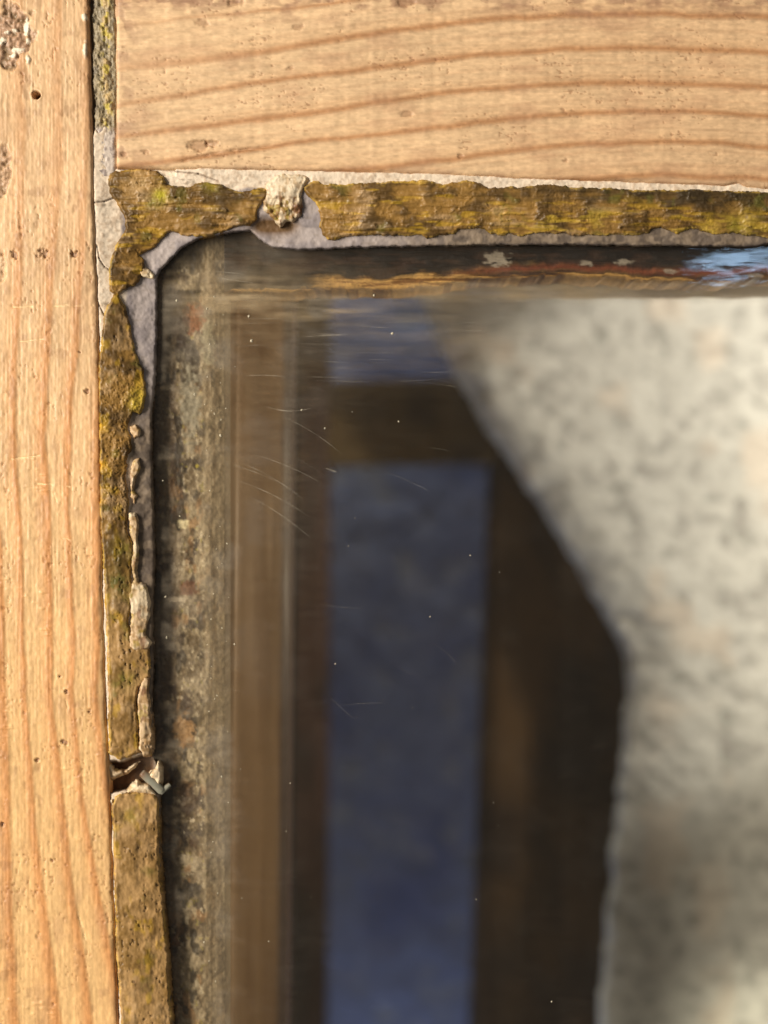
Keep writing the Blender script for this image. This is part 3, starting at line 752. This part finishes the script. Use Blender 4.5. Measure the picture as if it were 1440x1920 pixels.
Ur = CU + (Us - CU) * k; Vr = CV + (Vs - CV) * k
sheet('glazing_lip', Ur, Vr, D, M_GRIME_SHADE, win, col, back=150)

# ---- moulding of the stile on the far side of the pane (stepped profile)
prof = [(396, 152), (404, 152), (414, 162), (442, 186), (446, 194), (500, 256), (532, 292), (544, 312), (552, 400), (554, 520), (470, 520)]
vs = np.arange(R0, R1 + 400, 20.0)
pu, pd = [], []
for (a, b), (c, e) in zip(prof[:-1], prof[1:]):
    for s in np.linspace(0, 1, 7)[:-1]:
        pu.append(a + (c - a) * s); pd.append(b + (e - b) * s)
pu.append(prof[-1][0]); pd.append(prof[-1][1])
pu, pd = np.array(pu), np.array(pd)
xw = CU + (pu - CU) * (1 + pd / DIST)
U = xw[None, :] - 9e-3 * (vs[:, None] - 960); V = np.repeat(vs[:, None], len(xw), 1)
g = fbm(U / 20, V / 400, 551, 3); gb = fbm(U / 60, V / 200, 552, 3)
D = pd[None, :] + 2.0 * g
col = mix(lin(178, 140, 94), lin(156, 118, 74), sstep(-.8, .8, g + .8 * gb))
col = mix(col, lin(64, 38, 26), sstep(520, 536, pu)[None, :] * np.ones_like(V) * .95)  # inner face darkened in the colour, as if in shade
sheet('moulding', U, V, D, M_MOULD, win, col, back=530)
# and the plain one under the rail
prof = [(500, 420), (556, 420), (559, 300), (557, 200), (545, 166), (520, 156), (480, 154)]
us = np.arange(560, X1 + 300, 20.0)
pv = np.array([p[0] for p in prof], float); pd = np.array([p[1] for p in prof], float)
vw = CV + (pv - CV) * (1 + pd / DIST)
U = np.repeat(us[None, :], len(vw), 0); V = np.repeat(vw[:, None], len(us), 1) + 2 * fbm(U / 70, U * 0 + pd[:, None], 561, 2)
U, V, Dm = U[::-1], V[::-1], np.repeat(pd[::-1][:, None], len(us), 1)
col = mix(lin(178, 158, 122), lin(140, 120, 88), sstep(-.4, .5, fbm(U / 130, V / 12, 562, 3)))
sheet('moulding', U, V, Dm, M_MOULD, win, col, back=430)

# ---- the pane
us = axis(245, 280, 1445, X1, 4.0, 16.0); vs = axis(395, 430, 1925, R1, 4.0, 16.0)
U, V = np.meshgrid(us, vs)
st = fbm(U / 110, V / 9, 601, 3); sv = fbm(U / 11, V / 200, 602, 3); bl = fbm(U / 60, V / 50, 603, 4); bl2 = fbm(U / 20, V / 14, 604, 4)
film = .006 + .010 * np.clip(bl, 0, 1)
# dust wiped into the top left corner and along the top edge
film += .46 * np.exp(-((U - 450) / 140) ** 2) * np.exp(-((V - 545) / 50) ** 2) * np.clip(.85 + .5 * st + .5 * bl, 0, 1.4)
film += .20 * np.exp(-((U - 620) / 110) ** 2) * np.exp(-((V - 575) / 30) ** 2) * np.clip(.7 + .7 * st, 0, 1.4)
film += .24 * sstep(720, 860, U) * (1 - sstep(548, 566, V + 2 * st)) * sstep(516, 530, V) * (.9 + .3 * st)
film += .09 * sstep(560, 640, U) * np.exp(-((V - 600) / 90) ** 2) * np.clip(.6 + .6 * st, 0, 1.3) * (1 - sstep(900, 1100, U))
# grime down the left side, with upright streaks
film += .13 * np.exp(-((U - 398) / 26) ** 2) * np.clip(.8 + .7 * sv, 0, 1.4) * sstep(520, 600, V)
film += .06 * np.exp(-((U - 460) / 90) ** 2) * np.clip(.7 + .25 * sv + .5 * bl, 0, 1.4) * (1 - .55 * sstep(900, 1500, V))
film += .05 * np.exp(-((U - 480) / 130) ** 2) * np.exp(-((V - 900) / 200) ** 2)
film += .15 * (1 - sstep(395, 470, U)) * sstep(500, 600, V) * np.clip(bl + .6 * bl2 + .1, 0, 1)
film += .10 * np.exp(-((U - 520) / 150) ** 2) * np.exp(-((V - 640) / 110) ** 2) * np.clip(.7 + .6 * bl, 0, 1.3)
film = np.clip(film, 0, .8)
tintc = mix(lin(190, 168, 134), lin(176, 162, 142), sstep(-.4, .5, bl))
pane = sheet('pane', U, V, np.full_like(U, D_GLASS) + 0 * U, M_GLASS, win, tintc, {'film': film}, back=D_BACK, smooth=False)

# scratches and specks of dust on the pane
rng = np.random.default_rng(5)
co, qd = [], []
def stroke(pts, w):
    p = np.array(pts, float); n = len(p)
    d_ = np.gradient(p, axis=0); nn = np.stack([-d_[:, 1], d_[:, 0]], -1); nn /= np.linalg.norm(nn, axis=1)[:, None]
    ww = w * np.sin(np.linspace(.12, math.pi - .12, n))[:, None]
    base = len(co)
    for a, b in zip(p + nn * ww / 2, p - nn * ww / 2):
        co.append(W(a[0], a[1], D_GLASS - .5)); co.append(W(b[0], b[1], D_GLASS - .5))
    for i in range(n - 1): qd.append((base + 2 * i, base + 2 * i + 1, base + 2 * i + 3, base + 2 * i + 2))
def arc(u0, v0, u1, v1, sag, w, n=14):
    t = np.linspace(0, 1, n)
    dx, dy = u1 - u0, v1 - v0; L = math.hypot(dx, dy)
    s = sag * 4 * t * (1 - t)
    stroke(np.stack([u0 + dx * t - dy / L * s, v0 + dy * t + dx / L * s], -1), w)
arc(494, 758, 580, 762, 7, 2.2); arc(455, 700, 535, 702, -2, 1.6); arc(562, 626, 650, 622, -1, 1.8); arc(670, 604, 735, 608, 1, 1.6); arc(575, 702, 640, 703, 0, 1.2)
arc(608, 876, 630, 884, 0, 3.0); arc(396, 511, 470, 522, 1, 1.4); arc(395, 500, 455, 506, 0, 1.2)
arc(452, 868, 566, 936, -5, 1.4); arc(440, 900, 575, 968, -6, 1.3); arc(462, 930, 580, 1010, -5, 1.3); arc(470, 850, 600, 905, -5, 1.1); arc(520, 775, 640, 850, -6, 1.0); arc(430, 870, 520, 905, -3, 1.1)
for i in range(14):
    u0 = rng.uniform(410, 900); v0 = rng.uniform(600, 1350); L = rng.uniform(30, 120); a = rng.normal(.55, .35)
    arc(u0, v0, u0 + L * math.cos(a), v0 + L * math.sin(a), rng.uniform(-5, 3), rng.uniform(.25, .55))
for i in range(26):
    u0 = rng.uniform(420, 900); v0 = rng.uniform(560, 720); L = rng.uniform(30, 110)
    arc(u0, v0, u0 + L, v0 + rng.normal(0, 3), rng.uniform(-2, 2), rng.uniform(.4, .9))
sc = mesh_np('scratches', co, qd, M_SCRATCH, pane); sc['kind'] = 'stuff'

co, qd = [], []
def crumb(u, v, r, e=1.0):
    base = len(co); n = 7; ph0 = rng.uniform(0, 6)
    for kk, (rad, dd) in enumerate(((1.0, 0), (.75, -r * .6), (.15, -r * .9))):
        for j in range(n):
            a = ph0 + j * 2 * math.pi / n; q = r * rad * (1 + .25 * math.sin(2.3 * a + ph0))
            co.append(W(u + q * math.cos(a), v + q * e * math.sin(a), D_GLASS - .2 + dd))
    for kk in range(2):
        for j in range(n):
            qd.append((base + kk * n + j, base + kk * n + (j + 1) % n, base + (kk + 1) * n + (j + 1) % n, base + (kk + 1) * n + j))
for (u, v, r) in ((467, 633, 3.2), (736, 619, 3.6), (607, 800, 2.6), (748, 787, 1.8), (885, 1043, 2.0), (808, 1160, 1.8), (563, 765, 2.4), (627, 1250, 1.6), (541, 1478, 1.8), (701, 546, 3), (408, 814, 3), (418, 762, 2), (462, 586, 3),
                  (500, 1780, 1.6), (533, 1570, 1.4), (1040, 1895, 2.2), (929, 1515, 1.2), (896, 1700, 1.4), (330, 968, 2), (303, 1122, 3.2), (305, 1200, 2.4), (324, 556, 2.6), (358, 735, 2.6), (298, 900, 2), (395, 1440, 2)):
    crumb(u, v, r * .72, rng.uniform(.8, 1.6))
for i in range(24):
    crumb(rng.uniform(390, 1440), rng.uniform(560, 1915), rng.uniform(.5, 1.1))
for i in range(50):
    crumb(375 + abs(rng.normal(0, 30)), rng.uniform(540, 1915), rng.uniform(.6, 1.6), rng.uniform(.8, 1.8))
du = mesh_np('dust', co, qd, M_DUST, pane, np.tile(lin(206, 196, 172), (len(co), 1))); du['kind'] = 'stuff'
